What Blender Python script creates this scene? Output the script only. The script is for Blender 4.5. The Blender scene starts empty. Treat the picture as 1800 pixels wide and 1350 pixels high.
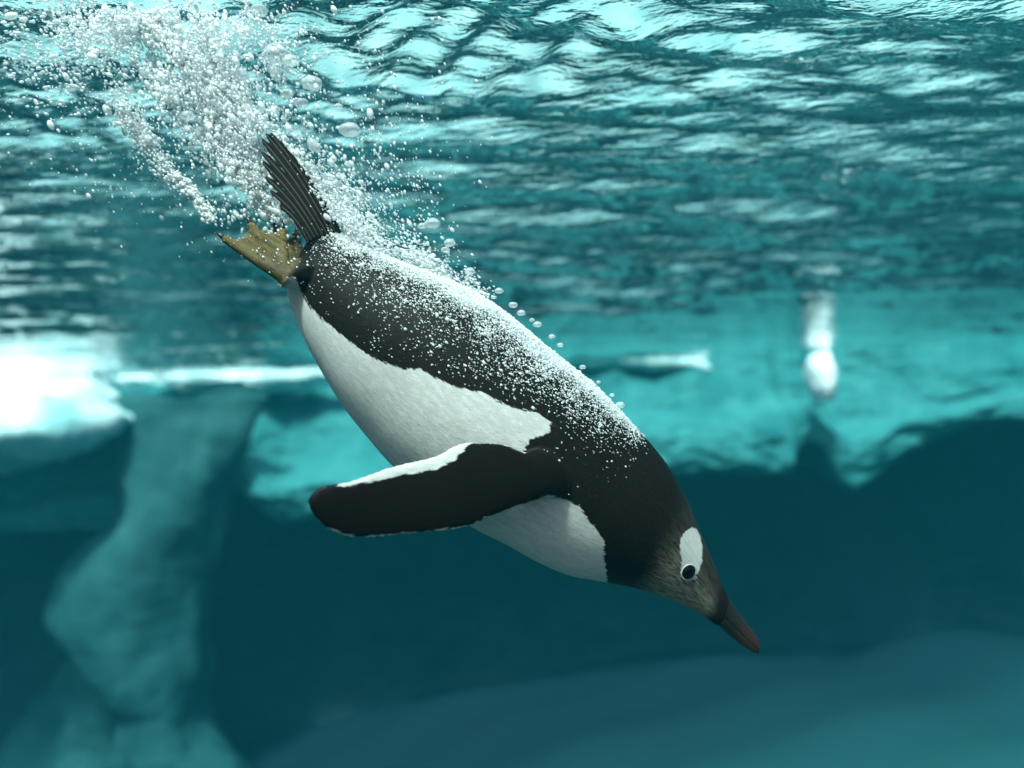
import bpy, bmesh, math, random
import numpy as np
from mathutils import Vector, Matrix
from mathutils.kdtree import KDTree
from mathutils.bvhtree import BVHTree
from mathutils import noise as mnoise

random.seed(7)
rng = np.random.default_rng(11)
R = math.radians
S = bpy.context.scene
COL = S.collection

# ------------------------------------------------------------------ camera
F = 1559.0                                   # focal length in photograph pixels (1800 wide, 60 deg)
PITCH, ROLL = R(2.4), R(1.9)
fwd = Vector((0, math.cos(PITCH), math.sin(PITCH)))
up0 = Vector((0, -math.sin(PITCH), math.cos(PITCH)))
rt0 = Vector((1, 0, 0))
right = rt0 * math.cos(ROLL) - up0 * math.sin(ROLL)
up = up0 * math.cos(ROLL) + rt0 * math.sin(ROLL)
cam_d = bpy.data.cameras.new('camera')
cam = bpy.data.objects.new('camera', cam_d)
COL.objects.link(cam)
cam.matrix_world = Matrix(((right.x, up.x, -fwd.x, 0), (right.y, up.y, -fwd.y, 0),
                           (right.z, up.z, -fwd.z, 0), (0, 0, 0, 1)))
cam_d.sensor_width = 36
cam_d.lens = 36 * F / 1800
cam_d.clip_start = 0.02
cam_d.clip_end = 500
cam_d.dof.use_dof = True
cam_d.dof.focus_distance = 1.04
cam_d.dof.aperture_fstop = 2.3
S.camera = cam

# ------------------------------------------------------------------ sky, sun, exposure
SUN_TO = Vector((-0.14, -0.48, 0.866)).normalized()
elev = math.asin(SUN_TO.z)
w = bpy.data.worlds.new('World')
S.world = w
w.use_nodes = True
nt = w.node_tree
bg = nt.nodes['Background']
sky = nt.nodes.new('ShaderNodeTexSky')
sky.sky_type = 'NISHITA'
sky.sun_disc = False
sky.sun_elevation = elev
sky.sun_rotation = math.atan2(SUN_TO.x, SUN_TO.y)
sky.air_density = 0.7
sky.dust_density = 4.5
sky.ozone_density = 0.0
nt.links.new(sky.outputs[0], bg.inputs[0])
bg.inputs[1].default_value = 0.15
sun_d = bpy.data.lights.new('sun', 'SUN')
sun_d.energy = 5.0
sun_d.angle = R(8.0)
sun_d.color = (1.0, 0.87, 0.74)
sun = bpy.data.objects.new('sun', sun_d)
COL.objects.link(sun)
sun.rotation_euler = SUN_TO.to_track_quat('Z', 'Y').to_euler()
sun.location = SUN_TO * 20
S.view_settings.view_transform = 'Standard'
S.view_settings.look = 'None'
S.view_settings.exposure = 0.74
S.view_settings.gamma = 1
S.view_settings.use_curve_mapping = False
S.cycles.max_bounces = 8
S.cycles.volume_bounces = 2
S.cycles.diffuse_bounces = 6
S.cycles.transparent_max_bounces = 24
S.cycles.transmission_bounces = 6
S.cycles.caustics_reflective = False
S.cycles.caustics_refractive = False
S.cycles.sample_clamp_indirect = 4.0
S.cycles.use_denoising = True

SURF = 0.55            # water level above the camera
FLOOR = -2.45
PY = 1.10              # the penguin's middle plane
WALL_Y = 8.0


def ray(px, py):
    return (right * ((px - 900) / F) + up * ((675 - py) / F) + fwd)


def at(px, py, y):
    d = ray(px, py)
    return d * (y / d.y)


rM = np.array([list(right), list(up), list(fwd)])


def proj(P):
    q = np.asarray(P) @ rM.T
    return np.stack([900 + F * q[:, 0] / q[:, 2], 675 - F * q[:, 1] / q[:, 2]], 1)


# ------------------------------------------------------------------ helpers
def link(name, me, mat=None, parent=None, smooth=True):
    o = bpy.data.objects.new(name, me)
    COL.objects.link(o)
    if mat:
        me.materials.append(mat)
    if smooth:
        me.polygons.foreach_set('use_smooth', [True] * len(me.polygons))
    if parent:
        o.parent = parent
        o.matrix_parent_inverse = parent.matrix_world.inverted()
    return o


def tag(o, label=None, cat=None, group=None, kind=None):
    if label: o['label'] = label
    if cat: o['category'] = cat
    if group: o['group'] = group
    if kind: o['kind'] = kind
    return o


def npmesh(name, V, Fc):
    me = bpy.data.meshes.new(name)
    V = np.asarray(V, dtype=np.float32)
    Fc = np.asarray(Fc, dtype=np.int32)
    n = Fc.shape[1]
    me.vertices.add(len(V))
    me.vertices.foreach_set('co', V.ravel())
    me.loops.add(Fc.size)
    me.loops.foreach_set('vertex_index', Fc.ravel())
    me.polygons.add(len(Fc))
    me.polygons.foreach_set('loop_start', np.arange(0, Fc.size, n, dtype=np.int32))
    me.update(calc_edges=True)
    me.validate()
    return me


def grid_faces(nr, nc, wrap=False):
    r = np.arange(nr - 1)[:, None]
    c = np.arange(nc if wrap else nc - 1)[None, :]
    c2 = (c + 1) % nc
    a = r * nc + c; b = r * nc + c2; d = (r + 1) * nc + c2; e = (r + 1) * nc + c
    return np.stack([a, b, d, e], -1).reshape(-1, 4)


def catmull(P, n):
    P = np.asarray(P, float)
    Q = np.vstack([2 * P[0] - P[1], P, 2 * P[-1] - P[-2]])
    t = np.linspace(0, len(P) - 1 - 1e-6, n)
    i = t.astype(int); f = (t - i)[:, None]
    p0, p1, p2, p3 = Q[i], Q[i + 1], Q[i + 2], Q[i + 3]
    return 0.5 * (2 * p1 + (p2 - p0) * f + (2 * p0 - 5 * p1 + 4 * p2 - p3) * f ** 2 + (3 * p1 - p0 - 3 * p2 + p3) * f ** 3)


def loft(rings, cap=True):
    """rings: (n, m, 3) closed loops -> verts, faces (quads + cap fans as quads with repeated apex)"""
    n, m, _ = rings.shape
    V = rings.reshape(-1, 3)
    Fq = [tuple(f) for f in grid_faces(n, m, True)]
    if cap:
        a = len(V)
        V = np.vstack([V, rings[0].mean(0), rings[-1].mean(0)])
        for k in range(m):
            Fq.append((a, (k + 1) % m, k))
            Fq.append((a + 1, (n - 1) * m + k, (n - 1) * m + (k + 1) % m))
    return V, Fq


def pymesh(name, V, Fq):
    me = bpy.data.meshes.new(name)
    me.from_pydata([tuple(v) for v in V], [], [tuple(int(i) for i in f) for f in Fq])
    bm = bmesh.new(); bm.from_mesh(me)
    bmesh.ops.recalc_face_normals(bm, faces=bm.faces)
    bm.to_mesh(me); bm.free()
    return me


def sd_poly(P, poly):
    """signed distance in px, positive inside"""
    P = np.asarray(P); poly = np.asarray(poly, float)
    best = np.full(len(P), 1e9); inside = np.zeros(len(P), bool)
    for i in range(len(poly)):
        a = poly[i]; b = poly[(i + 1) % len(poly)]
        e = b - a; v = P - a
        t = np.clip((v @ e) / (e @ e), 0, 1)
        best = np.minimum(best, ((v - t[:, None] * e) ** 2).sum(1))
        c = ((a[1] <= P[:, 1]) != (b[1] <= P[:, 1]))
        with np.errstate(divide='ignore', invalid='ignore'):
            xi = a[0] + (P[:, 1] - a[1]) * e[0] / (e[1] if e[1] else 1e-9)
        inside ^= c & (P[:, 0] < xi)
    d = np.sqrt(best)
    return np.where(inside, d, -d)


def fattr(me, name, vals):
    a = me.attributes.new(name, 'FLOAT', 'POINT')
    a.data.foreach_set('value', np.asarray(vals, np.float32))


class NT:
    """small node-tree helper"""
    def __init__(s, name):
        s.m = bpy.data.materials.new(name); s.m.use_nodes = True
        s.t = s.m.node_tree
        s.t.nodes.clear()
        s.out = s.n('ShaderNodeOutputMaterial')
    def n(s, typ, **kw):
        x = s.t.nodes.new(typ)
        for k, v in kw.items(): setattr(x, k, v)
        return x
    def l(s, a, b): s.t.links.new(a, b)
    def set(s, sock, v):
        if hasattr(v, 'is_output'): s.l(v, sock)
        else: sock.default_value = v
    def math(s, op, a, b=0.0, c=0.0):
        x = s.n('ShaderNodeMath', operation=op)
        for i, v in enumerate((a, b, c)): s.set(x.inputs[i], v)
        return x.outputs[0]
    def attr(s, name, vec=False):
        x = s.n('ShaderNodeAttribute', attribute_name=name)
        return x.outputs['Vector' if vec else 'Fac']
    def mapping(s, vec, scale):
        x = s.n('ShaderNodeMapping'); s.l(vec, x.inputs[0]); x.inputs['Scale'].default_value = scale
        return x.outputs[0]
    def noise(s, vec, scale, detail=3, rough=.55):
        x = s.n('ShaderNodeTexNoise'); x.inputs['Scale'].default_value = scale
        x.inputs['Detail'].default_value = detail; x.inputs['Roughness'].default_value = rough
        if vec is not None: s.l(vec, x.inputs['Vector'])
        return x.outputs['Fac']
    def step(s, v, lo, hi):
        x = s.n('ShaderNodeMapRange', interpolation_type='SMOOTHSTEP')
        s.set(x.inputs['Value'], v); x.inputs['From Min'].default_value = lo; x.inputs['From Max'].default_value = hi
        return x.outputs[0]
    def mix(s, f, a, b):
        x = s.n('ShaderNodeMix', data_type='RGBA')
        s.set(x.inputs[0], f)
        for sock, v in ((x.inputs[6], a), (x.inputs[7], b)):
            s.set(sock, v if hasattr(v, 'is_output') else (*v, 1) if len(v) == 3 else v)
        return x.outputs[2]
    def bump(s, h, strength, dist):
        x = s.n('ShaderNodeBump'); s.l(h, x.inputs['Height'])
        x.inputs['Strength'].default_value = strength; x.inputs['Distance'].default_value = dist
        return x.outputs[0]
    def bsdf(s, col, rough, normal=None, spec=.5, **kw):
        b = s.n('ShaderNodeBsdfPrincipled')
        s.set(b.inputs['Base Color'], col if hasattr(col, 'is_output') else (*col, 1))
        s.set(b.inputs['Roughness'], rough)
        b.inputs['Specular IOR Level'].default_value = spec
        for k, v in kw.items(): s.set(b.inputs[k], v)
        if normal is not None: s.l(normal, b.inputs['Normal'])
        s.l(b.outputs[0], s.out.inputs[0])
        return b


# ------------------------------------------------------------------ materials of the setting
def mat_ice(name, base, light, white_lo=None):
    k = NT(name)
    g = k.n('ShaderNodeNewGeometry').outputs['Position']
    a = k.noise(g, 1.1, 5, .6)
    b = k.noise(k.mapping(g, (1, 1, .35)), 4.0, 6, .65)
    c = k.mix(k.step(a, .35, .7), base, light)
    c = k.mix(k.math('MULTIPLY', k.step(b, .45, .75), .45), c, (min(1, light[0] * 1.5), min(1, light[1] * 1.25), min(1, light[2] * 1.2)))
    h = k.math('ADD', k.math('MULTIPLY', a, .6), k.math('MULTIPLY', b, .4))
    k.bsdf(c, .7, k.bump(h, .6, .12), .08)
    return k.m


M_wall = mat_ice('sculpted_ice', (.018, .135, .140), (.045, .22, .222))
M_snow = mat_ice('snow_white', (.84, .88, .88), (.90, .92, .92))
M_reflector = mat_ice('reflector_pale', (.15, .31, .31), (.30, .47, .47))  # for the added surface that brightens the ripples from beyond the pool
M_recess = mat_ice('recess_shade_blue', (.005, .016, .024), (.011, .031, .041))  # recess under the overhang: its shade is painted into this dark blue
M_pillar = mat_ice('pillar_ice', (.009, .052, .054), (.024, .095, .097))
M_white = mat_ice('white_ice', (.22, .50, .51), (.80, .88, .88))


def mat_floor():
    k = NT('pool_floor_sand')
    g = k.n('ShaderNodeNewGeometry').outputs['Position']
    a = k.noise(g, .7, 6, .6)
    b = k.noise(g, 9, 4, .6)
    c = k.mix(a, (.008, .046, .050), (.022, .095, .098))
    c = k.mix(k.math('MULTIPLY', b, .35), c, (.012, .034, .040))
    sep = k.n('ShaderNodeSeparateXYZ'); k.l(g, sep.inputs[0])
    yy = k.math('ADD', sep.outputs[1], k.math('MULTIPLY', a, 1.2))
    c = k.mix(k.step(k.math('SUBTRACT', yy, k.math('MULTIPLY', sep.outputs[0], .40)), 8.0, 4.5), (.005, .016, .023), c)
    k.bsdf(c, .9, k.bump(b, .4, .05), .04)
    return k.m


def mat_water():
    k = NT('water_surface')
    g = k.n('ShaderNodeNewGeometry').outputs['Position']
    r1 = k.noise(k.mapping(g, (7, 22, 1)), 1.0, 4, .6)
    r2 = k.noise(k.mapping(g, (22, 60, 1)), 1.0, 3, .55)
    nm = k.bump(k.math('ADD', k.math('MULTIPLY', r1, .75), k.math('MULTIPLY', r2, .25)), .5, .03)
    fr = k.n('ShaderNodeFresnel'); fr.inputs['IOR'].default_value = 1.175
    k.l(nm, fr.inputs['Normal'])
    gl = k.n('ShaderNodeBsdfGlossy'); gl.inputs['Roughness'].default_value = .02
    gl.inputs['Color'].default_value = (.98, .98, .98, 1)
    k.l(nm, gl.inputs['Normal'])
    tr = k.n('ShaderNodeBsdfTransparent'); tr.inputs['Color'].default_value = (.62, .92, 1.0, 1)
    mx = k.n('ShaderNodeMixShader')
    k.l(fr.outputs[0], mx.inputs[0]); k.l(tr.outputs[0], mx.inputs[1]); k.l(gl.outputs[0], mx.inputs[2])
    k.l(mx.outputs[0], k.out.inputs[0])
    return k.m


# ------------------------------------------------------------------ the water surface, seen from below
def waves(x, y):
    r = np.random.default_rng(5)
    xw = x + .10 * np.sin(1.7 * y + .9 * x) + .03 * np.sin(4.1 * x - 2.3 * y + 1)
    yw = y + .10 * np.sin(1.3 * x + 2.0) + .02 * np.sin(3.7 * x + 2.9 * y) + .008 * np.sin(9 * x - 5 * y)
    z = np.zeros_like(x)
    for i in range(90):
        lam = 10 ** r.uniform(math.log10(.045), math.log10(1.0))
        ang = r.normal(R(97), R(13 if lam > .15 else 19))
        kx, ky = math.cos(ang) * 2 * math.pi / lam, math.sin(ang) * 2 * math.pi / lam
        st = .050 * (.6 if lam > .45 else 1.15 if lam > .10 else .8) * r.uniform(.5, 1.3)
        ph = kx * xw + ky * yw + r.uniform(0, 6.28)
        z += st * lam / (2 * math.pi) * np.sin(ph + .35 * np.sin(ph))
    gust = .75 + .45 * np.sin(.8 * x + 1.1 * y + .4) * np.sin(.5 * x - .9 * y + 1.7)
    z *= gust
    # churned water where the bird broke the surface
    for (cx, cy, rad, amp) in ((-.42, 1.25, .34, .006), (-.05, 1.30, .26, .006), (-.75, 1.5, .4, .004)):
        q = np.exp(-((x - cx) ** 2 + (y - cy) ** 2) / rad ** 2)
        d = np.sqrt((x - cx) ** 2 + (y - cy) ** 2)
        z += amp * q * (np.sin(34 * d + 3 * np.sin(7 * x + 5 * y)) + np.sin(41 * x + 9 * np.sin(6 * y)) * np.sin(37 * y + 5 * np.sin(8 * x)))
    return z


yr = [-1.0]
while yr[-1] < .55: yr.append(yr[-1] + .12)
while yr[-1] < 9.6: yr.append(yr[-1] + max(.007, .0075 * max(yr[-1], .6) ** 1.25))
yr = np.array(yr)
sx = np.linspace(-1, 1, 560)
wid = np.where(yr < .6, 7.0, np.clip(1.9 + 1.0 * yr, 0, 11))
wid = np.interp(yr, [-1, .0, 1.0, 9.6], [5, 4.0, 3.0, 11.5])
sxx = np.sign(sx) * (np.abs(sx) * .55 + .45 * np.abs(sx) ** 3)
GX = sxx[None, :] * wid[:, None]
GY = np.repeat(yr[:, None], len(sx), 1)
GZ = SURF + waves(GX, GY)
me = npmesh('water', np.stack([GX, GY, GZ], -1).reshape(-1, 3), grid_faces(len(yr), len(sx)))
tag(link('water', me, mat_water()), 'rippled underside of the pool surface', None, kind='structure')

def sst(v, a, b):
    t = np.clip((v - a) / (b - a), 0, 1)
    return t * t * (3 - 2 * t)


# ------------------------------------------------------------------ pool floor
nx, ny = 160, 120
fx, fy = np.meshgrid(np.linspace(-14, 14, nx), np.linspace(-1, 12, ny))
fz = FLOOR + .10 * np.sin(.9 * fx + .4 * fy) * np.sin(.7 * fy + 1) + .05 * np.sin(2.3 * fx + 1.1 * fy) + .03 * np.sin(5 * fy - 3 * fx)
fz -= .9 * (1 - sst(fx, -4.0, 1.5)) 
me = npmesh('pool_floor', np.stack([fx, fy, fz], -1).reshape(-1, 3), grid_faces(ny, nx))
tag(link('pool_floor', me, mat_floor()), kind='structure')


# ------------------------------------------------------------------ far wall of sculpted ice
def edge(pts):
    """photo outline -> (x, z) on the wall plane"""
    P = [at(a, b, WALL_Y) for a, b in pts]
    return np.array([[p.x, p.z] for p in P])


lip = edge([(-900, 900), (-300, 960), (0, 945), (190, 940), (250, 905), (300, 880), (400, 866), (440, 890), (482, 926), (560, 915), (700, 905),
            (850, 870), (980, 850), (1130, 838), (1280, 835), (1395, 832), (1402, 800), (1425, 780), (1450, 790), (1475, 845), (1505, 868),
            (1550, 846), (1600, 805), (1650, 778), (1720, 742), (1800, 735), (2000, 770), (2300, 840), (2800, 820)])
lip2 = edge([(-900, 820), (-300, 850), (0, 905), (110, 880), (215, 862), (330, 830), (400, 815), (450, 822), (482, 846), (560, 838), (700, 800),
             (900, 770), (1100, 740), (1250, 735), (1400, 720), (1500, 770), (1600, 740), (1800, 690), (2300, 720), (2800, 700)])
low = edge([(-900, 1000), (0, 1040), (400, 1080), (800, 1100), (1000, 1080), (1200, 1020), (1300, 1020), (1450, 1010), (1600, 985), (1800, 1015), (2300, 1000), (2800, 990)])
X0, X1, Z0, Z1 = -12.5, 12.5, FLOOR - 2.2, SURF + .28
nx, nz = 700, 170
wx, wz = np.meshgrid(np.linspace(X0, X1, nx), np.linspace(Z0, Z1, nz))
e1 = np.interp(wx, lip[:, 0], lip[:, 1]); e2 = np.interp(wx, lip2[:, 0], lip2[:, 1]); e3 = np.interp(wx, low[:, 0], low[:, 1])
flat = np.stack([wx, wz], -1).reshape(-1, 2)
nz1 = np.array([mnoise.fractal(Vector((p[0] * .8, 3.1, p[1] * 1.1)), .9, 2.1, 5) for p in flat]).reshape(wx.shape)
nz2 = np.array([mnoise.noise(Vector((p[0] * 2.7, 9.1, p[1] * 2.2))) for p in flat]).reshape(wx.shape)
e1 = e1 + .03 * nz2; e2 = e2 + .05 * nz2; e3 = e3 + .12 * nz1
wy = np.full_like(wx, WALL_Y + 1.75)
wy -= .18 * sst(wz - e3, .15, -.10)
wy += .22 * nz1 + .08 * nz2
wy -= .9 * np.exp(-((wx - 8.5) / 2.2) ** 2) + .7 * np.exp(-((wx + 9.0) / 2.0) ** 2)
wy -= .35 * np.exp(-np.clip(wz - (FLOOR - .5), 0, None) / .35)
me = npmesh('recess_wall', np.stack([wx, wy, wz], -1).reshape(-1, 3), grid_faces(nz, nx))
tag(link('recess_wall', me, M_recess), 'recess wall beneath the ice overhang, shade painted into its dark blue colour', 'wall')

# the ice overhang: front face leaning back, rounded lip, underside running back into the recess wall
ox_ = np.linspace(X0, X1, 900)
b1_ = np.interp(ox_, lip[:, 0], lip[:, 1]); b2_ = np.interp(ox_, lip2[:, 0], lip2[:, 1])
NF, NU = 110, 22
OV = np.zeros((NF + NU, 900, 3))
for i_ in range(NF):
    f_ = i_ / (NF - 1)                                    # 0 top .. 1 lip
    z_ = Z1 + (b1_ - Z1) * f_
    n1_ = np.array([mnoise.fractal(Vector((x_ * .9, 5.5, q_ * 1.4)), .8, 2.1, 5) for x_, q_ in zip(ox_, z_)])
    n2_ = np.array([1 - abs(mnoise.noise(Vector((x_ * 1.9 + .8 * q_, 2.5, q_ * 2.6)))) for x_, q_ in zip(ox_, z_)])
    h_ = np.clip(z_ - b1_, 0, None)
    y_ = WALL_Y + .72 * h_ ** 1.15 / 1.0 - .20 * sst(z_ - b2_, .10, -.06) + .16 * n1_ - .05 * n2_ * sst(h_, .05, .4)
    y_ = y_ + .34 * (1 - np.sqrt(np.clip(h_ / .34, 0, 1)))     # rounding under the lip
    OV[i_] = np.stack([ox_, y_, z_ + .03 * n1_ * (f_ > .02)], 1)
for i_ in range(NU):
    f_ = (i_ + 1) / NU
    n1_ = np.array([mnoise.fractal(Vector((x_ * 1.6, f_ * 3, 7.7)), .8, 2.1, 4) for x_ in ox_])
    OV[NF + i_] = np.stack([ox_, OV[NF - 1, :, 1] + 2.1 * f_, b1_ + .22 * math.sin(f_ * 1.5) + .10 * n1_ * f_], 1)
me = npmesh('ice_overhang', OV.reshape(-1, 3), grid_faces(NF + NU, 900))
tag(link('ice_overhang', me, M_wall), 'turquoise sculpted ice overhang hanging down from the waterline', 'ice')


# added pale cliff above the waterline, put there to brighten the ripples
cu, cv = np.meshgrid(np.linspace(-20, 20, 160), np.linspace(0, 1, 50))
cn = np.array([mnoise.fractal(Vector((a_ * .35, b_ * 3.5, 4.4)), .8, 2.1, 5) for a_, b_ in zip(cu.ravel(), cv.ravel())]).reshape(cu.shape)
cz = -.2 + cv * (15.5 + 1.2 * np.sin(.4 * cu) + .8 * np.sin(1.1 * cu + 1))
cyy = 14.2 + cv * 7.0 + .55 * cn - .012 * cu ** 2 * .4 + 1.2
me = npmesh('ripple_reflector', np.stack([cu, cyy, cz], -1).reshape(-1, 3), grid_faces(50, 160))
tag(link('ripple_reflector', me, M_reflector), 'added pale cliff beyond the pool, glimpsed only through the ripples', 'reflector')


def lump(name, rings, mat, namp, nscale, label, cat, group=None, seed=0.0):
    """loft of horizontal loops, roughened along its normals"""
    V, Fq = loft(np.asarray(rings))
    me = pymesh(name, V, Fq)
    bm = bmesh.new(); bm.from_mesh(me)
    bmesh.ops.subdivide_edges(bm, edges=bm.edges, cuts=1, use_grid_fill=True, smooth=.5)
    bm.normal_update()
    for v in bm.verts:
        p = Vector((v.co.x, v.co.y, v.co.z * .5)) * nscale + Vector((seed, seed, 0))
        v.co += v.normal * namp * mnoise.fractal(p, .9, 2.1, 4)
    bm.to_mesh(me); bm.free()
    return tag(link(name, me, mat), label, cat, group)


def tower(spec, y, depth, n=28):
    """spec rows: (py, px_left, px_right): a standing form traced row by row, with real depth"""
    rings = []
    spec = catmull(np.array(spec, float), len(spec) * 4)
    for row in spec:
        py, l, r_ = row[:3]
        a, b = at(l, py, y), at(r_, py, y)
        c = (a + b) / 2; hw = (b - a).length / 2
        dp = depth * (.55 + .45 * min(1, hw / .5)) * (row[3] if len(row) > 3 else 1)
        rings.append([(c.x + hw * math.cos(t), c.y + dp * math.sin(t), c.z) for t in np.linspace(0, 2 * math.pi, n, endpoint=False)])
    return np.array(rings)


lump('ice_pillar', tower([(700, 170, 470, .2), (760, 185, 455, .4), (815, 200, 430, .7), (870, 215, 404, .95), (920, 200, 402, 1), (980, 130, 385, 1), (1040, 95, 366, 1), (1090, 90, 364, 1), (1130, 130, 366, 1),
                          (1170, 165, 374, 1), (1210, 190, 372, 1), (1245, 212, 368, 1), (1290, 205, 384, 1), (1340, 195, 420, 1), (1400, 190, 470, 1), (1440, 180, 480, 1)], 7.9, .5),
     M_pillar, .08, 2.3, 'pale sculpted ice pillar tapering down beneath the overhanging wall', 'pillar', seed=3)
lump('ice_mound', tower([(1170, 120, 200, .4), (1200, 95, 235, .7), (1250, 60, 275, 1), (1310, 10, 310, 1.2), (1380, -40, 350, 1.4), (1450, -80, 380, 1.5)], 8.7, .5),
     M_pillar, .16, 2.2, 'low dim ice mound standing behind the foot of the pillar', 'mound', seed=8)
# bright white ice at the waterline
lump('ice_shelf', tower([(560, -420, 90, .1), (600, -420, 130, .25), (650, -420, 175, .45), (700, -420, 215, .7), (740, -420, 268, .95), (770, -420, 255, 1.15), (795, -420, 150, 1.2), (815, -400, 30, .8)], 8.0, 1.2),
     M_white, .20, 1.7, 'large overexposed white ice shelf hanging below the waterline', 'ice', seed=1)
lump('ice_ledge', tower([(646, 190, 590, .4), (656, 180, 600, .7), (668, 200, 592, 1), (678, 300, 560, .9)], 8.55, .24),
     M_white, .13, 3.4, 'thin white ice ledge reaching from the white shelf behind the penguin', 'ice', seed=5)
lump('ice_ledge', tower([(606, 930, 1215, .4), (622, 920, 1232, .7), (636, 960, 1245, 1), (652, 1190, 1262, .8)], 8.78, .20),
     M_white, .09, 2.6, 'thin white ice ledge at the waterline just beyond the back of the penguin', 'ice', seed=12)
lump('ice_chunk', tower([(618, 1424, 1458, .3), (635, 1416, 1464, .6), (660, 1418, 1468, .9), (685, 1424, 1466, 1), (705, 1432, 1460, .8)], 7.8, .35),
     M_snow, .035, 4.0, 'small bright white ice chunk hanging alone near the waterline', 'ice', seed=6)

# ------------------------------------------------------------------ penguin
ST = [((548, 418), (520, 470), .30), ((566, 414), (511, 496), .36), ((597, 415), (508, 522), .42), ((640, 436), (520, 556), .45), ((690, 456), (538, 600), .46), ((750, 480), (564, 648), .46),
      ((811, 504), (603, 712), .46), ((865, 535), (648, 769), .46), ((920, 577), (693, 820), .46), ((967, 617), (757, 876), .46), ((1008, 649), (831, 926), .45),
      ((1046, 680), (893, 958), .44), ((1080, 714), (947, 988), .43), ((1108, 744), (996, 1009), .42), ((1138, 774), (1040, 1018), .42), ((1166, 808), (1072, 1024), .42),
      ((1188, 842), (1103, 1030), .42), ((1206, 876), (1132, 1038), .42), ((1221, 912), (1160, 1047), .42), ((1234, 943), (1184, 1056), .41), ((1246, 970), (1206, 1066), .38),
      ((1259, 1002), (1226, 1077), .34), ((1271, 1031), (1245, 1089), .31), ((1283, 1053), (1262, 1101), .29)]
D = catmull([list(at(*s[0], PY)) for s in ST], 150)
Vn = catmull([list(at(*s[1], PY)) for s in ST], 150)
Wd = catmull([[s[2]] for s in ST], 150)[:, 0]
C = (D + Vn) / 2
H = (D - Vn) / 2
hl = np.linalg.norm(H, axis=1)
NT_ = 72
th = np.linspace(0, 2 * math.pi, NT_, endpoint=False)
hw = Wd * 2 * hl
rings = C[:, None, :] + H[:, None, :] * np.cos(th)[None, :, None] + (np.array([0, -1, 0])[None, None, :] * (hw[:, None, None] * (np.sign(np.sin(th)) * np.abs(np.sin(th)) ** .93)[None, :, None]))
sp = np.concatenate([[0], np.cumsum(np.linalg.norm(np.diff(C, axis=0), axis=1))])
body_pts = rings.reshape(-1, 3)
body_s = np.repeat(sp, NT_); body_th = np.tile(th, len(C))
bV, bF = loft(rings)


def blade(spec, thick, n=20, flip=False):
    """spec rows: (top px, bottom px, y) -> closed lens-shaped loft along the rows"""
    T = catmull([list(at(*t, y)) for t, b, y in spec], len(spec) * 5)
    B = catmull([list(at(*b, y)) for t, b, y in spec], len(spec) * 5)
    tk = catmull([[k] for k in thick], len(spec) * 5)[:, 0]
    rr = []
    for i in range(len(T)):
        c = (T[i] + B[i]) / 2; h = (T[i] - B[i]) / 2
        j = min(i + 1, len(T) - 1); q = max(i - 1, 0)
        span = (T[j] + B[j]) / 2 - (T[q] + B[q]) / 2
        nrm = np.cross(h, span); nrm /= (np.linalg.norm(nrm) + 1e-9)
        rr.append([c + h * math.cos(a) + nrm * tk[i] * math.sin(a) for a in np.linspace(0, 2 * math.pi, n, endpoint=False)])
    return np.array(rr)


FL = [((1010, 775), (1018, 880), 1.055), ((960, 785), (995, 878), 1.01), ((921, 795), (963, 874), .985), ((887, 781), (924, 887), .968), ((850, 778), (878, 903), .955), ((812, 778), (831, 924), .945),
      ((769, 799), (791, 933), .934), ((738, 808), (753, 936), .926), ((694, 818), (694, 942), .915), ((660, 829), (644, 946), .907), ((623, 843), (607, 943), .899),
      ((582, 851), (573, 928), .890), ((557, 859), (551, 906), .885), ((543, 876), (544, 892), .882)]
FT = [.020, .015, .011, .009, .0078, .007, .0065, .006, .0055, .005, .0047, .0044, .004, .003]
near_flip = blade(FL, FT)
# far flipper: same flipper, folded back along the other flank
ff = near_flip.copy()
ff[:, :, 1] = 2 * PY - ff[:, :, 1]
root = ff[3].mean(0)
ff = ff - root
a = R(38)
rot = np.array([[math.cos(a), 0, math.sin(a)], [0, 1, 0], [-math.sin(a), 0, math.cos(a)]])
ff = ff @ rot.T
ff[:, :, 1] *= .35
far_flip = ff + root + np.array([0, 0.0, .02])
fV, fF = loft(near_flip); gV, gF = loft(far_flip)


def tube(pts, rad, n=10):
    pts = [np.array(list(p)) for p in pts]
    rr = []
    for i, p in enumerate(pts):
        d = pts[min(i + 1, len(pts) - 1)] - pts[max(i - 1, 0)]
        d /= np.linalg.norm(d)
        u = np.cross(d, [0, 1, .1]); u /= np.linalg.norm(u); v = np.cross(d, u)
        rr.append([p + rad[i] * (u * math.cos(t) + v * math.sin(t)) for t in np.linspace(0, 2 * math.pi, n, endpoint=False)])
    return loft(np.array(rr))


def sheet(P, thick):
    """closed slab over a quad patch P[i][j]"""
    P = np.array([[list(q) for q in r_] for r_ in P])
    n, m, _ = P.shape
    nr = np.array([0, 1, 0]) * thick
    V = np.vstack([(P - nr).reshape(-1, 3), (P + nr).reshape(-1, 3)])
    g = grid_faces(n, m)
    Fq = [tuple(f) for f in g] + [tuple(f[::-1] + n * m) for f in g]
    bd = [(0, j) for j in range(m)] + [(i, m - 1) for i in range(1, n)] + [(n - 1, j) for j in range(m - 2, -1, -1)] + [(i, 0) for i in range(n - 2, 0, -1)]
    ix = [i * m + j for i, j in bd]
    for k in range(len(ix)):
        a_, b_ = ix[k], ix[(k + 1) % len(ix)]
        Fq.append((a_, a_ + n * m, b_ + n * m, b_))
    return V, Fq


foot_parts = []
claws = []


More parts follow.
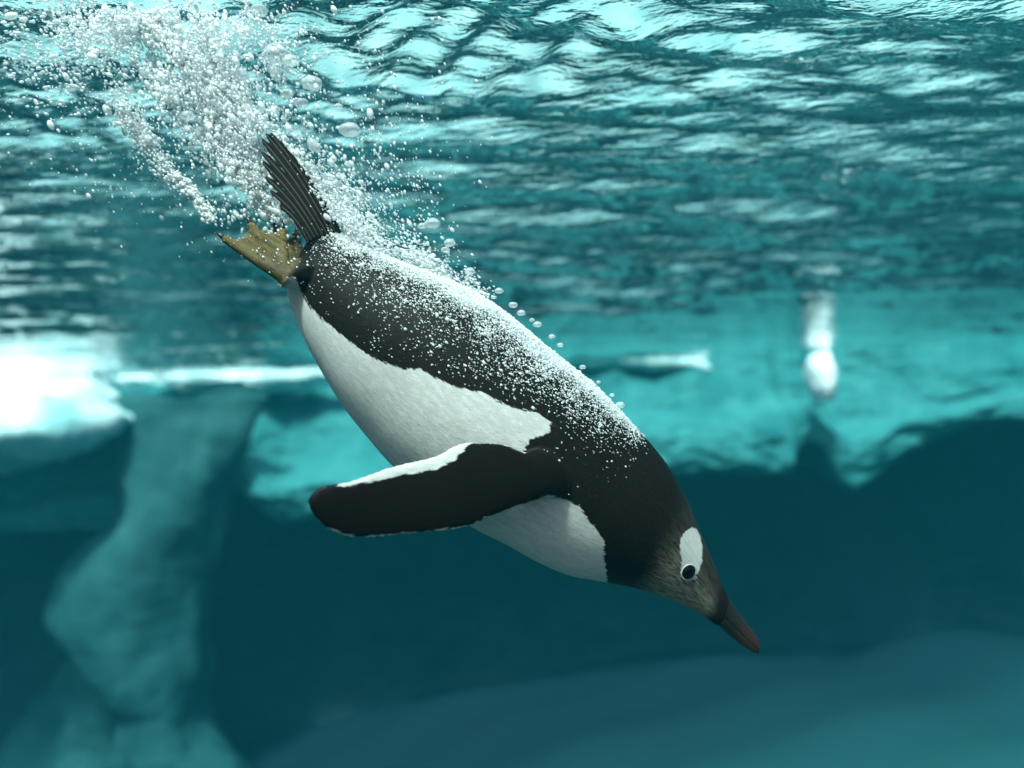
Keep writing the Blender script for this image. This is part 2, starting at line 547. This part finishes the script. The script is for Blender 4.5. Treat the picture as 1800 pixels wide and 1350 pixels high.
def foot(heel, ank, toes, y, dy):
    hp, ap = at(*heel, y + .03), at(*ank, y)
    foot_parts.append(tube([hp, hp.lerp(ap, .5), ap, ap.lerp(at(*toes[1], y), .2)], [.024, .021, .014, .006]))
    tips = [at(*t, y + k * dy) for k, t in enumerate(toes)]
    for k, t in enumerate(tips):
        mid = ap.lerp(t, .55) + Vector((0, 0, -.002))
        foot_parts.append(tube([ap, mid, t, t + (t - mid).normalized() * .002], [.010, .0062, .0052, .003]))
        dr = (t - mid).normalized()
        claws.append((t - dr * .004, dr))
    for k in range(len(tips) - 1):
        P = []
        for i in range(7):
            u_ = i / 6
            row = []
            for j in range(7):
                v_ = j / 6
                end = tips[k].lerp(tips[k + 1], v_)
                q = ap.lerp(end, u_ * (1 - .13 * math.sin(math.pi * v_) ** .8))
                row.append(q)
            P.append(row)
        foot_parts.append(sheet(P, .0028))


foot((552, 482), (500, 485), [(394, 419), (441, 394), (497, 405)], 1.045, .008)
foot((560, 468), (526, 470), [(446, 402), (484, 398), (522, 410)], 1.135, .012)

allV, allF, src = [], [], []
off = 0
for k, (v, f) in enumerate([(bV, bF), (fV, fF), (gV, gF)] + foot_parts):
    allV.append(v); allF += [tuple(int(i) + off for i in q) for q in f]
    off += len(v)
raw = pymesh('raw_body', np.vstack(allV), allF)
ro = bpy.data.objects.new('raw_body', raw)
COL.objects.link(ro)
md = ro.modifiers.new('r', 'REMESH'); md.mode = 'VOXEL'; md.voxel_size = .0021; md.adaptivity = 0
ms = ro.modifiers.new('s', 'SMOOTH'); ms.factor = .5; ms.iterations = 4
bpy.context.view_layer.update()
dg = bpy.context.evaluated_depsgraph_get()
body_me = bpy.data.meshes.new_from_object(ro.evaluated_get(dg))
bpy.data.objects.remove(ro, do_unlink=True)
bpy.data.meshes.remove(raw)
body_me.name = 'body'
body_me.materials.clear()
N = len(body_me.vertices)
co = np.empty(N * 3, np.float32); body_me.vertices.foreach_get('co', co); co = co.reshape(-1, 3).astype(float)
nr = np.empty(N * 3, np.float32); body_me.vertices.foreach_get('normal', nr); nr = nr.reshape(-1, 3).astype(float)


def kd_of(pts):
    k = KDTree(len(pts))
    for i, p in enumerate(pts): k.insert(p, i)
    k.balance()
    return k


kb = kd_of(body_pts)
flip_pts = near_flip[2:].reshape(-1, 3); kf = kd_of(np.vstack([flip_pts, far_flip[2:].reshape(-1, 3)]))
kt = kd_of(np.vstack([v for v, _ in foot_parts]))
s_at = np.zeros(N); cs = np.zeros(N); sn = np.zeros(N); dB = np.zeros(N); dF = np.zeros(N); dT = np.zeros(N)
for i in range(N):
    p = co[i]
    ws = 0
    for q, idx, d in kb.find_n(p, 4):
        wgt = 1 / (d + 1e-4); ws += wgt
        s_at[i] += wgt * body_s[idx]; cs[i] += wgt * math.cos(body_th[idx]); sn[i] += wgt * math.sin(body_th[idx])
        dB[i] = d if ws == wgt else min(dB[i], d)
    s_at[i] /= ws
    dF[i] = kf.find(p)[2]; dT[i] = kt.find(p)[2]
tha = np.arctan2(sn, cs)
# how far outside the trunk each vertex stands: flipper and feet
ri = np.clip(np.searchsorted(sp, s_at), 0, len(sp) - 1)
on_trunk = dB < .0065
is_flip = (~on_trunk) & (dF < dT) & (dF < .02)
is_foot = (~on_trunk) & (dT <= dF)
mir = co.copy()
far = co[:, 1] > PY
mir[far, 1] = 2 * PY - mir[far, 1]
pp = proj(mir)
belly = [(519, 486), (531, 516), (547, 543), (578, 571), (617, 602), (656, 629), (687, 641), (714, 648), (737, 648), (764, 664), (811, 683), (846, 689), (889, 711), (924, 722),
         (947, 726), (967, 742), (968, 761), (951, 766), (932, 772), (921, 794), (905, 812), (900, 840), (935, 868), (965, 872), (996, 878), (1018, 889), (1033, 911), (1046, 927), (1061, 951),
         (1064, 989), (1067, 1021), (1080, 1120), (700, 1100), (350, 700), (440, 480)]
patch = [(1217, 926), (1225, 929), (1232, 942), (1235, 963), (1235, 988), (1229, 1004), (1223, 1018), (1212, 1022), (1200, 1017), (1194, 1008), (1198, 993), (1197, 977), (1193, 960), (1199, 940), (1208, 931)]
sdw = np.maximum(sd_poly(pp, belly), sd_poly(pp, patch) * 1.5 - 1.0)
fl_dark = [(1000, 760), (921, 796), (887, 781), (850, 778), (828, 779), (817, 790), (800, 808), (769, 823), (738, 832), (707, 834), (676, 843), (644, 849), (607, 857), (585, 850),
           (555, 857), (538, 876), (540, 893), (550, 908), (573, 926), (607, 940), (644, 943), (694, 939), (753, 932), (791, 930), (831, 921), (878, 900), (924, 884), (965, 870), (1000, 880)]
sdf_ = sd_poly(proj(co), fl_dark)
sdf_[far] = 30
chin = sst(s_at, sp[-1] * .80, sp[-1] * .87) * (1 - sst(s_at, sp[-1] * .95, sp[-1] * .985)) * (.12 + .88 * sst(np.abs(tha), 1.0, 2.4))
white = np.where(is_flip, -sdf_, np.where(is_foot & (pp[:, 1] < 482), -40, sdw))
fattr(body_me, 'white', white)
fattr(body_me, 'flip', is_flip.astype(float))
fattr(body_me, 'foot', np.where(is_foot, 1 - sst(pp[:, 0] + .5 * (pp[:, 1] - 480), 503, 522), 0.0))
fattr(body_me, 'chin', chin)
uu_ = s_at / sp[-1]
film = (np.exp(-(np.abs(tha) / .72) ** 2) * (1 - sst(uu_, .62, .74)) + .15 * np.exp(-(np.abs(tha) / 1.0) ** 2) * (1 - sst(uu_, .3, .6))) * sst(uu_, 0, .05)
fattr(body_me, 'film', np.where(is_flip | is_foot, 0, film))
av = body_me.attributes.new('flow', 'FLOAT_VECTOR', 'POINT')
fl = np.stack([s_at, np.abs(tha) * .1, np.sin(tha) * .02], 1)
fl[is_flip] = np.stack([co[:, 0] * .95 - co[:, 2] * .2, co[:, 2], co[:, 1]], 1)[is_flip]
av.data.foreach_set('vector', fl.astype(np.float32).ravel())


def mat_plumage():
    k = NT('penguin_plumage')
    fl = k.attr('flow', True)
    barb = k.noise(k.mapping(fl, (150, 800, 300)), 1.0, 3, .6)
    tuft = k.noise(k.mapping(fl, (70, 240, 120)), 1.0, 4, .65)
    big = k.noise(fl, 14, 4, .6)
    sd = k.math('ADD', k.attr('white'), k.math('MULTIPLY', k.math('SUBTRACT', tuft, .5), 16.0))
    sd = k.math('ADD', sd, k.math('MULTIPLY', k.math('SUBTRACT', barb, .5), 6.0))
    wf = k.step(sd, -1.5, 1.8)
    dark = k.mix(tuft, (.0042, .0033, .0028), (.0105, .0085, .0072))
    dark = k.mix(k.math('MULTIPLY', k.step(barb, .58, .74), .45), dark, (.055, .050, .044))
    dark = k.mix(k.attr('flip'), dark, k.mix(barb, (.0026, .0018, .0015), (.0075, .0055, .0045)))
    gr = k.math('MULTIPLY', k.attr('chin'), k.step(k.math('ADD', k.math('MULTIPLY', tuft, .6), k.math('MULTIPLY', barb, .4)), .36, .60))
    dark = k.mix(k.math('MULTIPLY', gr, .85), dark, (.36, .32, .25))
    strk = k.noise(k.mapping(fl, (22, 110, 60)), 1.0, 4, .6)
    spk = k.noise(k.mapping(fl, (500, 900, 500)), 1.0, 2, .6)
    fm = k.math('ADD', k.math('MULTIPLY', k.attr('film'), .42), k.math('ADD', k.math('MULTIPLY', spk, .65), k.math('MULTIPLY', barb, .35)))
    dark = k.mix(k.math('MULTIPLY', k.step(fm, .74, .93), .8), dark, (.40, .40, .39))
    wh = k.mix(k.step(tuft, .35, .7), (.46, .445, .42), (.57, .555, .53))
    wh = k.mix(k.math('MULTIPLY', k.step(strk, .48, .68), .35), wh, (.40, .385, .36))
    wh = k.mix(k.math('MULTIPLY', k.step(barb, .58, .75), .3), wh, (.36, .35, .33))
    c = k.mix(wf, dark, wh)
    ft = k.mix(k.step(big, .42, .62), (.155, .108, .036), (.085, .068, .032))
    ft = k.mix(k.step(tuft, .50, .66), ft, (.045, .038, .022))
    c = k.mix(k.attr('foot'), c, ft)
    h = k.math('ADD', k.math('MULTIPLY', barb, .8), k.math('MULTIPLY', tuft, .25))
    k.bsdf(c, .5, k.bump(h, .36, .0020), .08)
    return k.m


M_plum = mat_plumage()
ctr = at(830, 740, PY)
penguin = bpy.data.objects.new('penguin', None)
COL.objects.link(penguin)
penguin.location = ctr
penguin.empty_display_size = .1
bpy.context.view_layer.update()
tag(penguin, 'black and white penguin diving steeply through the water trailing bubbles', 'penguin')
body_me.transform(Matrix.Translation(-ctr))
M_PI = penguin.matrix_world.inverted()


def pl(name, me, mat, parent=penguin):
    """a part of the penguin, built in world coordinates"""
    if me.users == 0 or True:
        me.transform(Matrix.Translation(-ctr))
    o = bpy.data.objects.new(name, me); COL.objects.link(o)
    o.parent = parent
    if mat: me.materials.append(mat)
    me.polygons.foreach_set('use_smooth', [True] * len(me.polygons))
    return o


body = bpy.data.objects.new('body', body_me); COL.objects.link(body); body.parent = penguin
body_me.materials.append(M_plum)
body_me.polygons.foreach_set('use_smooth', [True] * len(body_me.polygons))

# bill
kb_ = NT('bill_horn')
g_ = kb_.n('ShaderNodeTexCoord').outputs['Object']
n1 = kb_.noise(kb_.mapping(g_, (60, 60, 60)), 1.0, 4, .6)
n2 = kb_.noise(kb_.mapping(g_, (30, 200, 200)), 1.0, 4, .6)
bt_ = kb_.math('ADD', kb_.attr('reach'), kb_.math('MULTIPLY', kb_.math('SUBTRACT', n1, .5), .5))
kb_.bsdf(kb_.mix(kb_.step(bt_, .36, .62), (.007, .006, .005), kb_.mix(n1, (.030, .011, .004), (.010, .005, .003))), .38, kb_.bump(n2, .4, .002), .5)
M_bill = kb_.m
BL = [((1255, 992), (1216, 1071), .27), ((1271, 1031), (1244, 1087), .285), ((1285, 1055), (1265, 1102), .27), ((1299, 1077), (1285, 1120), .25), ((1313, 1096), (1303, 1134), .24),
      ((1326, 1113), (1317, 1143), .25), ((1333, 1124), (1327, 1148), .27), ((1336, 1136), (1333, 1149), .3)]
bD = catmull([list(at(*s[0], PY)) for s in BL], 44); bVv = catmull([list(at(*s[1], PY)) for s in BL], 44)
bW = catmull([[s[2]] for s in BL], 44)[:, 0]
spl = .36                                                     # the gape: share of the depth below it


def half(lo, hi, gap, shrink=1.0):
    rr = []
    for i in range(44):
        d, v = bD[i], bVv[i]
        L = np.linalg.norm(d - v)
        row = []
        for a in np.linspace(0, 2 * math.pi, 22, endpoint=False):
            c_, s_ = math.cos(a), math.sin(a)
            f = .5 + .5 * c_
            f = lo + (hi - lo) * f
            wv = math.sqrt(max(0, 1 - (2 * f - 1) ** 2)) if lo > 0 or hi < 1 else 1
            f2 = min(max(f, lo + gap), hi - gap)
            full = math.sqrt(max(0, 1 - (2 * f2 - 1) ** 2))
            prof = full * (1 if abs(s_) > .3 else abs(s_) / .3)
            row.append(v + (d - v) * f2 + np.array([0, -1, 0]) * (bW[i] * L * prof * (1 if s_ > 0 else -1) * shrink))
        rr.append(row)
    return loft(np.array(rr))


v_, f_ = half(spl, 1, .012)
def bill_mesh(name):
    m_ = pymesh(name, v_, f_)
    fattr(m_, 'reach', np.concatenate([np.repeat(np.arange(44) / 43, 22), [0, 1]]))
    return m_


bill = pl('bill', bill_mesh('bill'), M_bill)
v_, f_ = half(0, spl, .012, .96)
lm = pl('lower_mandible', bill_mesh('lower_mandible'), M_bill, bill)

# eyes
bvh = BVHTree.FromPolygons([tuple(p) for p in co], [tuple(p.vertices) for p in body_me.polygons])
ke = NT('eye_gloss'); ke.bsdf((.003, .002, .002), .05, None, .18); M_eye = ke.m
kr = NT('eyelid_skin'); kr.bsdf((.42, .41, .38), .6); M_lid = kr.m
d_ = ray(1210.5, 1006).normalized()
hit = bvh.ray_cast(Vector((0, 0, 0)), d_)
hp, hn = hit[0], hit[1]
for side in (1, -1):
    p = hp.copy(); n_ = hn.copy()
    if side < 0:
        p.y = 2 * PY - p.y; n_.y = -n_.y
    bm = bmesh.new()
    bmesh.ops.create_uvsphere(bm, u_segments=28, v_segments=18, radius=.0092)
    bmesh.ops.scale(bm, vec=(1, 1, .55), verts=bm.verts)
    q = n_.to_track_quat('Z', 'Y').to_matrix().to_4x4()
    bm.transform(Matrix.Translation(p - n_ * .0012) @ q)
    me = bpy.data.meshes.new('eye'); bm.to_mesh(me); bm.free()
    eye = pl('eye', me, M_eye)
    # pale ring of the eyelid
    ring = []
    for a in np.linspace(0, 2 * math.pi, 40, endpoint=False):
        row = []
        for b in np.linspace(0, 2 * math.pi, 8, endpoint=False):
            r_ = .0097 + .0007 * math.cos(b)
            row.append(tuple((Matrix.Translation(p) @ q) @ Vector((r_ * math.cos(a), r_ * math.sin(a), .0002 + .0007 * math.sin(b)))))
        ring.append(row)
    ring = np.array(ring)
    me = pymesh('eyelid', ring.reshape(-1, 3), grid_faces(40, 8, True).tolist() + [(39 * 8 + j, 39 * 8 + (j + 1) % 8, (j + 1) % 8, j) for j in range(8)])
    pl('eyelid', me, M_lid, eye)

# claws
kc = NT('claw_horn'); kc.bsdf((.012, .010, .009), .35); M_claw = kc.m
for p, d in claws:
    e1_ = p + d * .010 + Vector((0, 0, .0005)); e2_ = p + d * .0155 + Vector((0, 0, .002))
    v_, f_ = tube([p, e1_, e2_], [.0036, .0026, .0006], 8)
    pl('claw', pymesh('claw', v_, f_), M_claw)

# tail feathers
kt_ = NT('tail_quill')
g_ = kt_.n('ShaderNodeUVMap')
co_ = kt_.attr('along', True)
b1 = kt_.noise(kt_.mapping(co_, (30, 700, 1)), 1.0, 3, .6)
sh = kt_.step(kt_.math('ABSOLUTE', kt_.attr('across')), .20, .04)
cc = kt_.mix(b1, (.003, .0025, .002), (.011, .009, .0075))
cc = kt_.mix(kt_.math('MULTIPLY', sh, .7), cc, (.12, .105, .09))
kt_.bsdf(cc, .7, kt_.bump(b1, .5, .002), .12)
M_tail = kt_.m
TF = [((598, 412), (482, 246), 1.105, 8.0), ((592, 412), (474, 236), 1.098, 8.0), ((584, 414), (466, 237), 1.090, 8.4), ((577, 415), (459, 247), 1.082, 8.4), ((570, 417), (458, 268), 1.076, 8.4),
      ((562, 418), (460, 287), 1.071, 8.0), ((555, 420), (465, 312), 1.067, 7.6), ((549, 424), (473, 336), 1.064, 7.2), ((543, 428), (490, 362), 1.062, 6.8)]
for k, (b, t, y, wpx) in enumerate(TF):
    B_, T_ = at(*b, y), at(*t, y - .004)
    ax = (T_ - B_); L = ax.length; ax.normalize()
    side = Vector((ax.z, 0, -ax.x)); side.normalize(); nrm_ = ax.cross(side)
    side = (side * .93 + nrm_ * .37).normalized(); nrm_ = ax.cross(side)
    wm = wpx * .80 * y / F
    Vv, al, ac = [], [], []
    nu, nv = 26, 9
    for face in (1, -1):
        for i in range(nu):
            u_ = i / (nu - 1)
            ww = wm * (.55 + .45 * min(1, u_ * 3)) * (1 if u_ < .8 else math.sqrt(max(0, 1 - ((u_ - .8) / .205) ** 2)))
            bow = .010 * math.sin(math.pi * u_ * .9)
            for j in range(nv):
                v = -1 + 2 * j / (nv - 1)
                rag = .0018 * mnoise.noise(Vector((k * 9.1, v * 4, u_ * 30))) * (abs(v) > .9)
                th_ = .0011 * (1 - v * v) + .0012 * math.exp(-(v / .16) ** 2) * (1 - u_ * .7)
                p = B_ + ax * (u_ * L + rag * 3) + side * (v * ww + rag) + nrm_ * (face * (th_ + .0002) + .0022 * (1 - v * v)) + Vector((bow * .4, 0, bow * .4))
                Vv.append(tuple(p)); al.append((u_ * L, v * wm, k)); ac.append(v)
    g = grid_faces(nu, nv)
    Fq = [tuple(f) for f in g] + [tuple(f[::-1] + nu * nv) for f in g]
    bd = [(0, j) for j in range(nv)] + [(i, nv - 1) for i in range(1, nu)] + [(nu - 1, j) for j in range(nv - 2, -1, -1)] + [(i, 0) for i in range(nu - 2, 0, -1)]
    ix = [i * nv + j for i, j in bd]
    for q in range(len(ix)):
        Fq.append((ix[q], ix[q] + nu * nv, ix[(q + 1) % len(ix)] + nu * nv, ix[(q + 1) % len(ix)]))
    me = bpy.data.meshes.new('tail_feather')
    me.from_pydata(Vv, [], [tuple(int(i) for i in f) for f in Fq])
    av = me.attributes.new('along', 'FLOAT_VECTOR', 'POINT'); av.data.foreach_set('vector', np.array(al, np.float32).ravel())
    fattr(me, 'across', ac)
    pl('tail_feather', me, M_tail)


# ------------------------------------------------------------------ bubbles
def ico(level):
    if level == 0:
        return (np.array([[1, 0, 0], [-1, 0, 0], [0, 1, 0], [0, -1, 0], [0, 0, 1], [0, 0, -1]], float),
                np.array([[0, 2, 4], [2, 1, 4], [1, 3, 4], [3, 0, 4], [2, 0, 5], [1, 2, 5], [3, 1, 5], [0, 3, 5]]))
    bm = bmesh.new(); bmesh.ops.create_icosphere(bm, subdivisions=level, radius=1)
    v = np.array([list(x.co) for x in bm.verts]); f = np.array([[q.index for q in p.verts] for p in bm.faces]); bm.free()
    return v, f


def spheres(centers, radii, level, stretch=None, amount=.35):
    v, f = ico(level)
    n = len(centers)
    P = v[None] * radii[:, None, None]
    if stretch is not None:
        s = stretch[:, None, :]
        P = P + s * (P * s).sum(-1, keepdims=True) * amount
    P = P + centers[:, None, :]
    Fc = f[None] + (np.arange(n) * len(v))[:, None, None]
    return P.reshape(-1, 3), Fc.reshape(-1, 3)


def mat_bubble(name, clear):
    k = NT(name)
    d = k.n('ShaderNodeBsdfPrincipled')
    d.inputs['Base Color'].default_value = (.97, .97, .97, 1); d.inputs['Roughness'].default_value = .18
    d.inputs['Specular IOR Level'].default_value = 1.0
    g = k.n('ShaderNodeBsdfTransparent'); g.inputs['Color'].default_value = (.95, .97, .97, 1)
    lw = k.n('ShaderNodeLayerWeight'); lw.inputs['Blend'].default_value = .35
    gl = k.n('ShaderNodeBsdfGlossy'); gl.inputs['Roughness'].default_value = .08
    mx = k.n('ShaderNodeMixShader'); k.l(k.step(lw.outputs['Facing'], .25, .95), mx.inputs[0])
    k.l(g.outputs[0], mx.inputs[1]); k.l(gl.outputs[0], mx.inputs[2])
    tl = k.n('ShaderNodeBsdfTranslucent'); tl.inputs['Color'].default_value = (.95, .97, .97, 1)
    m3 = k.n('ShaderNodeMixShader'); m3.inputs[0].default_value = .45
    k.l(d.outputs[0], m3.inputs[1]); k.l(tl.outputs[0], m3.inputs[2])
    m2 = k.n('ShaderNodeMixShader'); m2.inputs[0].default_value = clear
    k.l(m3.outputs[0], m2.inputs[1]); k.l(mx.outputs[0], m2.inputs[2])
    k.l(m2.outputs[0], k.out.inputs[0])
    return k.m


M_fine = mat_bubble('fine_bubble', .0)
M_big = mat_bubble('large_bubble', .62)


def stream(path, n, rmed, rsig, ysig, dy=0.0):
    """path rows: px, py, spread px -> centres, radii, direction"""
    P = catmull(path, 200)
    t = rng.random(n) * 199
    i = t.astype(int); f = (t - i)[:, None]
    Q = P[i] * (1 - f) + P[np.minimum(i + 1, 199)] * f
    sp_ = Q[:, 2]
    ox, oz = rng.normal(0, 1, n) * sp_, rng.normal(0, 1, n) * sp_ * .55
    oy = rng.normal(0, 1, n) * sp_ * ysig / F * 1.1
    dr = P[np.minimum(i + 3, 199)] - P[np.maximum(i - 3, 0)]
    dr = dr[:, :2] / np.linalg.norm(dr[:, :2], axis=1, keepdims=True)
    px = Q[:, 0] + ox * -dr[:, 1] + oz * dr[:, 0]
    py = Q[:, 1] + ox * dr[:, 0] + oz * dr[:, 1]
    y = PY + oy + dy
    C_ = np.array([list(at(a, b, c)) for a, b, c in zip(px, py, y)])
    r_ = np.exp(rng.normal(math.log(rmed), rsig, n))
    d3 = np.array([list((right * a - up * b).normalized()) for a, b in dr])
    return C_, np.clip(r_, .0004, .008), d3


ss = [stream([(610, 440, 24), (540, 360, 38), (450, 240, 46), (390, 130, 62), (320, 20, 95), (280, -60, 130)], 19000, .00112,   .50, .42, .03),
      stream([(500, 400, 20), (440, 310, 26), (390, 220, 26), (330, 120, 32), (260, 10, 50), (230, -60, 80)], 20000, .00115,   .50, .42, .03),
      stream([(470, 330, 14), (410, 250, 13), (350, 160, 16), (290, 60, 20), (240, -20, 30)], 10000, .00110, .48, .45, .02),
      stream([(372, 388, 4), (335, 335, 6), (275, 288, 9), (240, 225, 12), (208, 168, 16), (170, 100, 34), (120, 10, 60)], 5200, .0010, .42, .6),
      stream([(560, 470, 20), (470, 330, 60), (360, 160, 115), (250, 0, 160)], 6500, .0009, .42, .5, .02),
      stream([(860, 530, 14), (760, 470, 26), (690, 400, 52), (640, 330, 80), (600, 250, 100)], 2300, .0008, .4, .8),
      stream([(840, 520, 9), (740, 465, 14), (660, 425, 20), (590, 390, 28), (540, 340, 40)], 6500, .0008, .4, .8),
      stream([(600, 380, 60), (560, 200, 120), (480, 60, 150), (420, -20, 170)], 3000, .0009, .45, .8),
      stream([(230, 60, 70), (120, 20, 90), (20, 30, 80)], 2600, .0010, .45, 1.0)]
Cc = np.vstack([s[0] for s in ss]); Rr = np.concatenate([s[1] for s in ss]); Dd = np.vstack([s[2] for s in ss])
# wisps: the cloud is drawn out into strands along its course
stn = np.array([mnoise.noise(Vector((p[0] * 26 + p[2] * 18, p[1] * 20, p[2] * 9 - p[0] * 7))) for p in Cc])
keep = (Cc[:, 2] < SURF - .01) & (rng.random(len(Cc)) < .62 + 1.25 * stn)
# few stand between the camera and the tail or feet
tpoly = [(452, 240), (470, 228), (490, 245), (566, 366), (604, 404), (560, 440), (530, 420), (462, 330)]
fpoly = [(380, 405), (440, 378), (520, 400), (545, 450), (500, 520), (400, 445)]
pq = proj(Cc)
cov = np.maximum(sd_poly(pq, tpoly), sd_poly(pq, fpoly)) > -2
keep &= ~(cov & (Cc[:, 1] < 1.16) & (rng.random(len(Cc)) > .20))
Cc, Rr, Dd = Cc[keep], Rr[keep], Dd[keep]
# none inside the bird
keep = np.ones(len(Cc), bool)
for i, p in enumerate(Cc):
    q, nrm, idx, dist = bvh.find_nearest(p, .06)
    if q is not None and (Vector(p) - q).dot(nrm) < 0: keep[i] = False
Cc, Rr, Dd = Cc[keep], Rr[keep], Dd[keep]
lv = np.where(Rr < .0010, 0, np.where(Rr < .0024, 1, 2))
vs, fs, o_ = [], [], 0
for L_ in (0, 1, 2):
    v1, f1 = spheres(Cc[lv == L_], Rr[lv == L_], L_, Dd[lv == L_], .75)
    vs.append(v1); fs.append(f1 + o_); o_ += len(v1)
me = npmesh('bubble_trail', np.vstack(vs), np.vstack(fs))
tag(link('bubble_trail', me, M_fine), 'dense white trail of fine bubbles streaming up from the penguin', 'bubbles', kind='stuff')

# tiny bubbles clinging to the plumage of the back
L = sp[-1]
u = s_at / L
at_ = np.abs(tha)
clump = np.array([.55 + .8 * mnoise.noise(Vector(p) * 38) for p in co])
base = sst(u, .0, .05) * np.where(is_flip | is_foot, 0, 1) * (sdw < -6)
w1 = (np.exp(-(at_ / .60) ** 2) + .25 * np.exp(-(at_ / .95) ** 2) * (1 - sst(u, .30, .6))) * base * (1 - sst(u, .64, .74))
w2 = np.exp(-(at_ / 1.05) ** 2) * base * (1 - sst(u, .38, .66)) * np.clip(clump, .08, 1.4)
w2 = np.where(is_foot, .08, w2)
cl = []
for wgt, cnt, rm, sg in ((w1 * np.clip(clump, .35, 1.3), 80000, .00047, .35), (w2, 5600, .00066, .45)):
    pick = rng.choice(N, cnt, p=wgt / wgt.sum())
    rad = np.clip(np.exp(rng.normal(math.log(rm), sg, cnt)), .0002, .0024)
    cl.append((co[pick] + nr[pick] * (rad[:, None] * .6) + rng.normal(0, .0007, (cnt, 3)), rad))
cen = np.vstack([c[0] for c in cl]); rad = np.concatenate([c[1] for c in cl])
tang = np.array([1.0, 0, -.8]); tang /= np.linalg.norm(tang)
tg = np.repeat(tang[None], len(rad), 0)
lo_ = rad < .0009
v1, f1 = spheres(cen[lo_], rad[lo_], 0, tg[lo_], .9)
v2, f2 = spheres(cen[~lo_], rad[~lo_], 1, tg[~lo_], .5)
me = npmesh('clinging_bubbles', np.vstack([v1, v2]), np.vstack([f1, f2 + len(v1)]))
tag(link('clinging_bubbles', me, M_fine), 'silvery film of tiny bubbles clinging to the dark back of the penguin', 'bubbles', kind='stuff')


# larger single bubbles
def big_bubble(px, py, rpx, y, label, group):
    c = at(px, py, y); r_ = rpx * y / F
    bm = bmesh.new()
    bmesh.ops.create_icosphere(bm, subdivisions=3, radius=r_)
    sd = rng.uniform(0, 90)
    for v in bm.verts:
        n_ = v.co.normalized()
        v.co.z *= .78 if n_.z > 0 else .50                      # a flattened cap, as rising bubbles are
        v.co *= 1 + .16 * mnoise.noise(n_ * 1.6 + Vector((sd, 0, 0)))
    me = bpy.data.meshes.new('bubble'); bm.to_mesh(me); bm.free()
    o = link('bubble', me, M_big); o.location = c
    return tag(o, label, 'bubble', group)


big_bubble(615, 230, 19, PY, 'flattened dome-shaped bubble drifting alone beside the tip of the tail', 'large bubbles in the trail')
for px, py, r_ in [(485, 100, 26), (548, 148, 19), (512, 108, 15), (530, 182, 13), (505, 165, 12), (420, 135, 18), (370, 60, 20), (300, 30, 18), (430, 60, 15), (225, 160, 11), (330, 205, 13), (595, 188, 8), (262, 62, 14), (455, 20, 16)]:
    big_bubble(px, py, r_, PY + rng.uniform(-.05, .06), 'large domed bubble in the trail above the tail of the penguin', 'large bubbles in the trail')
for px, py, r_ in [(760, 394, 14), (742, 398, 8), (790, 428, 11), (783, 440, 8), (826, 478, 10), (822, 488, 6), (877, 512, 8), (902, 537, 8), (916, 551, 8), (945, 571, 8), (970, 592, 6), (985, 607, 6), (1024, 646, 6), (1076, 695, 5), (1090, 713, 9), (1052, 672, 4), (935, 563, 5), (868, 523, 5)]:
    big_bubble(px, py, r_, PY - .005, 'single round bubble lifting off along the back of the penguin', 'bubbles lifting off the back')

# ------------------------------------------------------------------ the water's own haze
kh = bpy.data.materials.new('pool_haze'); kh.use_nodes = True
t = kh.node_tree; t.nodes.clear()
o_ = t.nodes.new('ShaderNodeOutputMaterial'); pv = t.nodes.new('ShaderNodeVolumePrincipled')
pv.inputs['Color'].default_value = (.016, .26, .32, 1)
pv.inputs['Absorption Color'].default_value = (.0, .30, .42, 1)
pv.inputs['Density'].default_value = .036
pv.inputs['Anisotropy'].default_value = .3
t.links.new(pv.outputs[0], o_.inputs['Volume'])
bm = bmesh.new(); bmesh.ops.create_cube(bm, size=1)
x0, x1, y0, y1, z0, z1 = -15, 15, -1.4, 13, FLOOR - 3.4, SURF + .45
bm.transform(Matrix.Translation(((x0 + x1) / 2, (y0 + y1) / 2, (z0 + z1) / 2)) @ Matrix.Diagonal((x1 - x0, y1 - y0, z1 - z0, 1)))
me = bpy.data.meshes.new('haze'); bm.to_mesh(me); bm.free()
tag(link('haze', me, kh, smooth=False), kind='stuff')
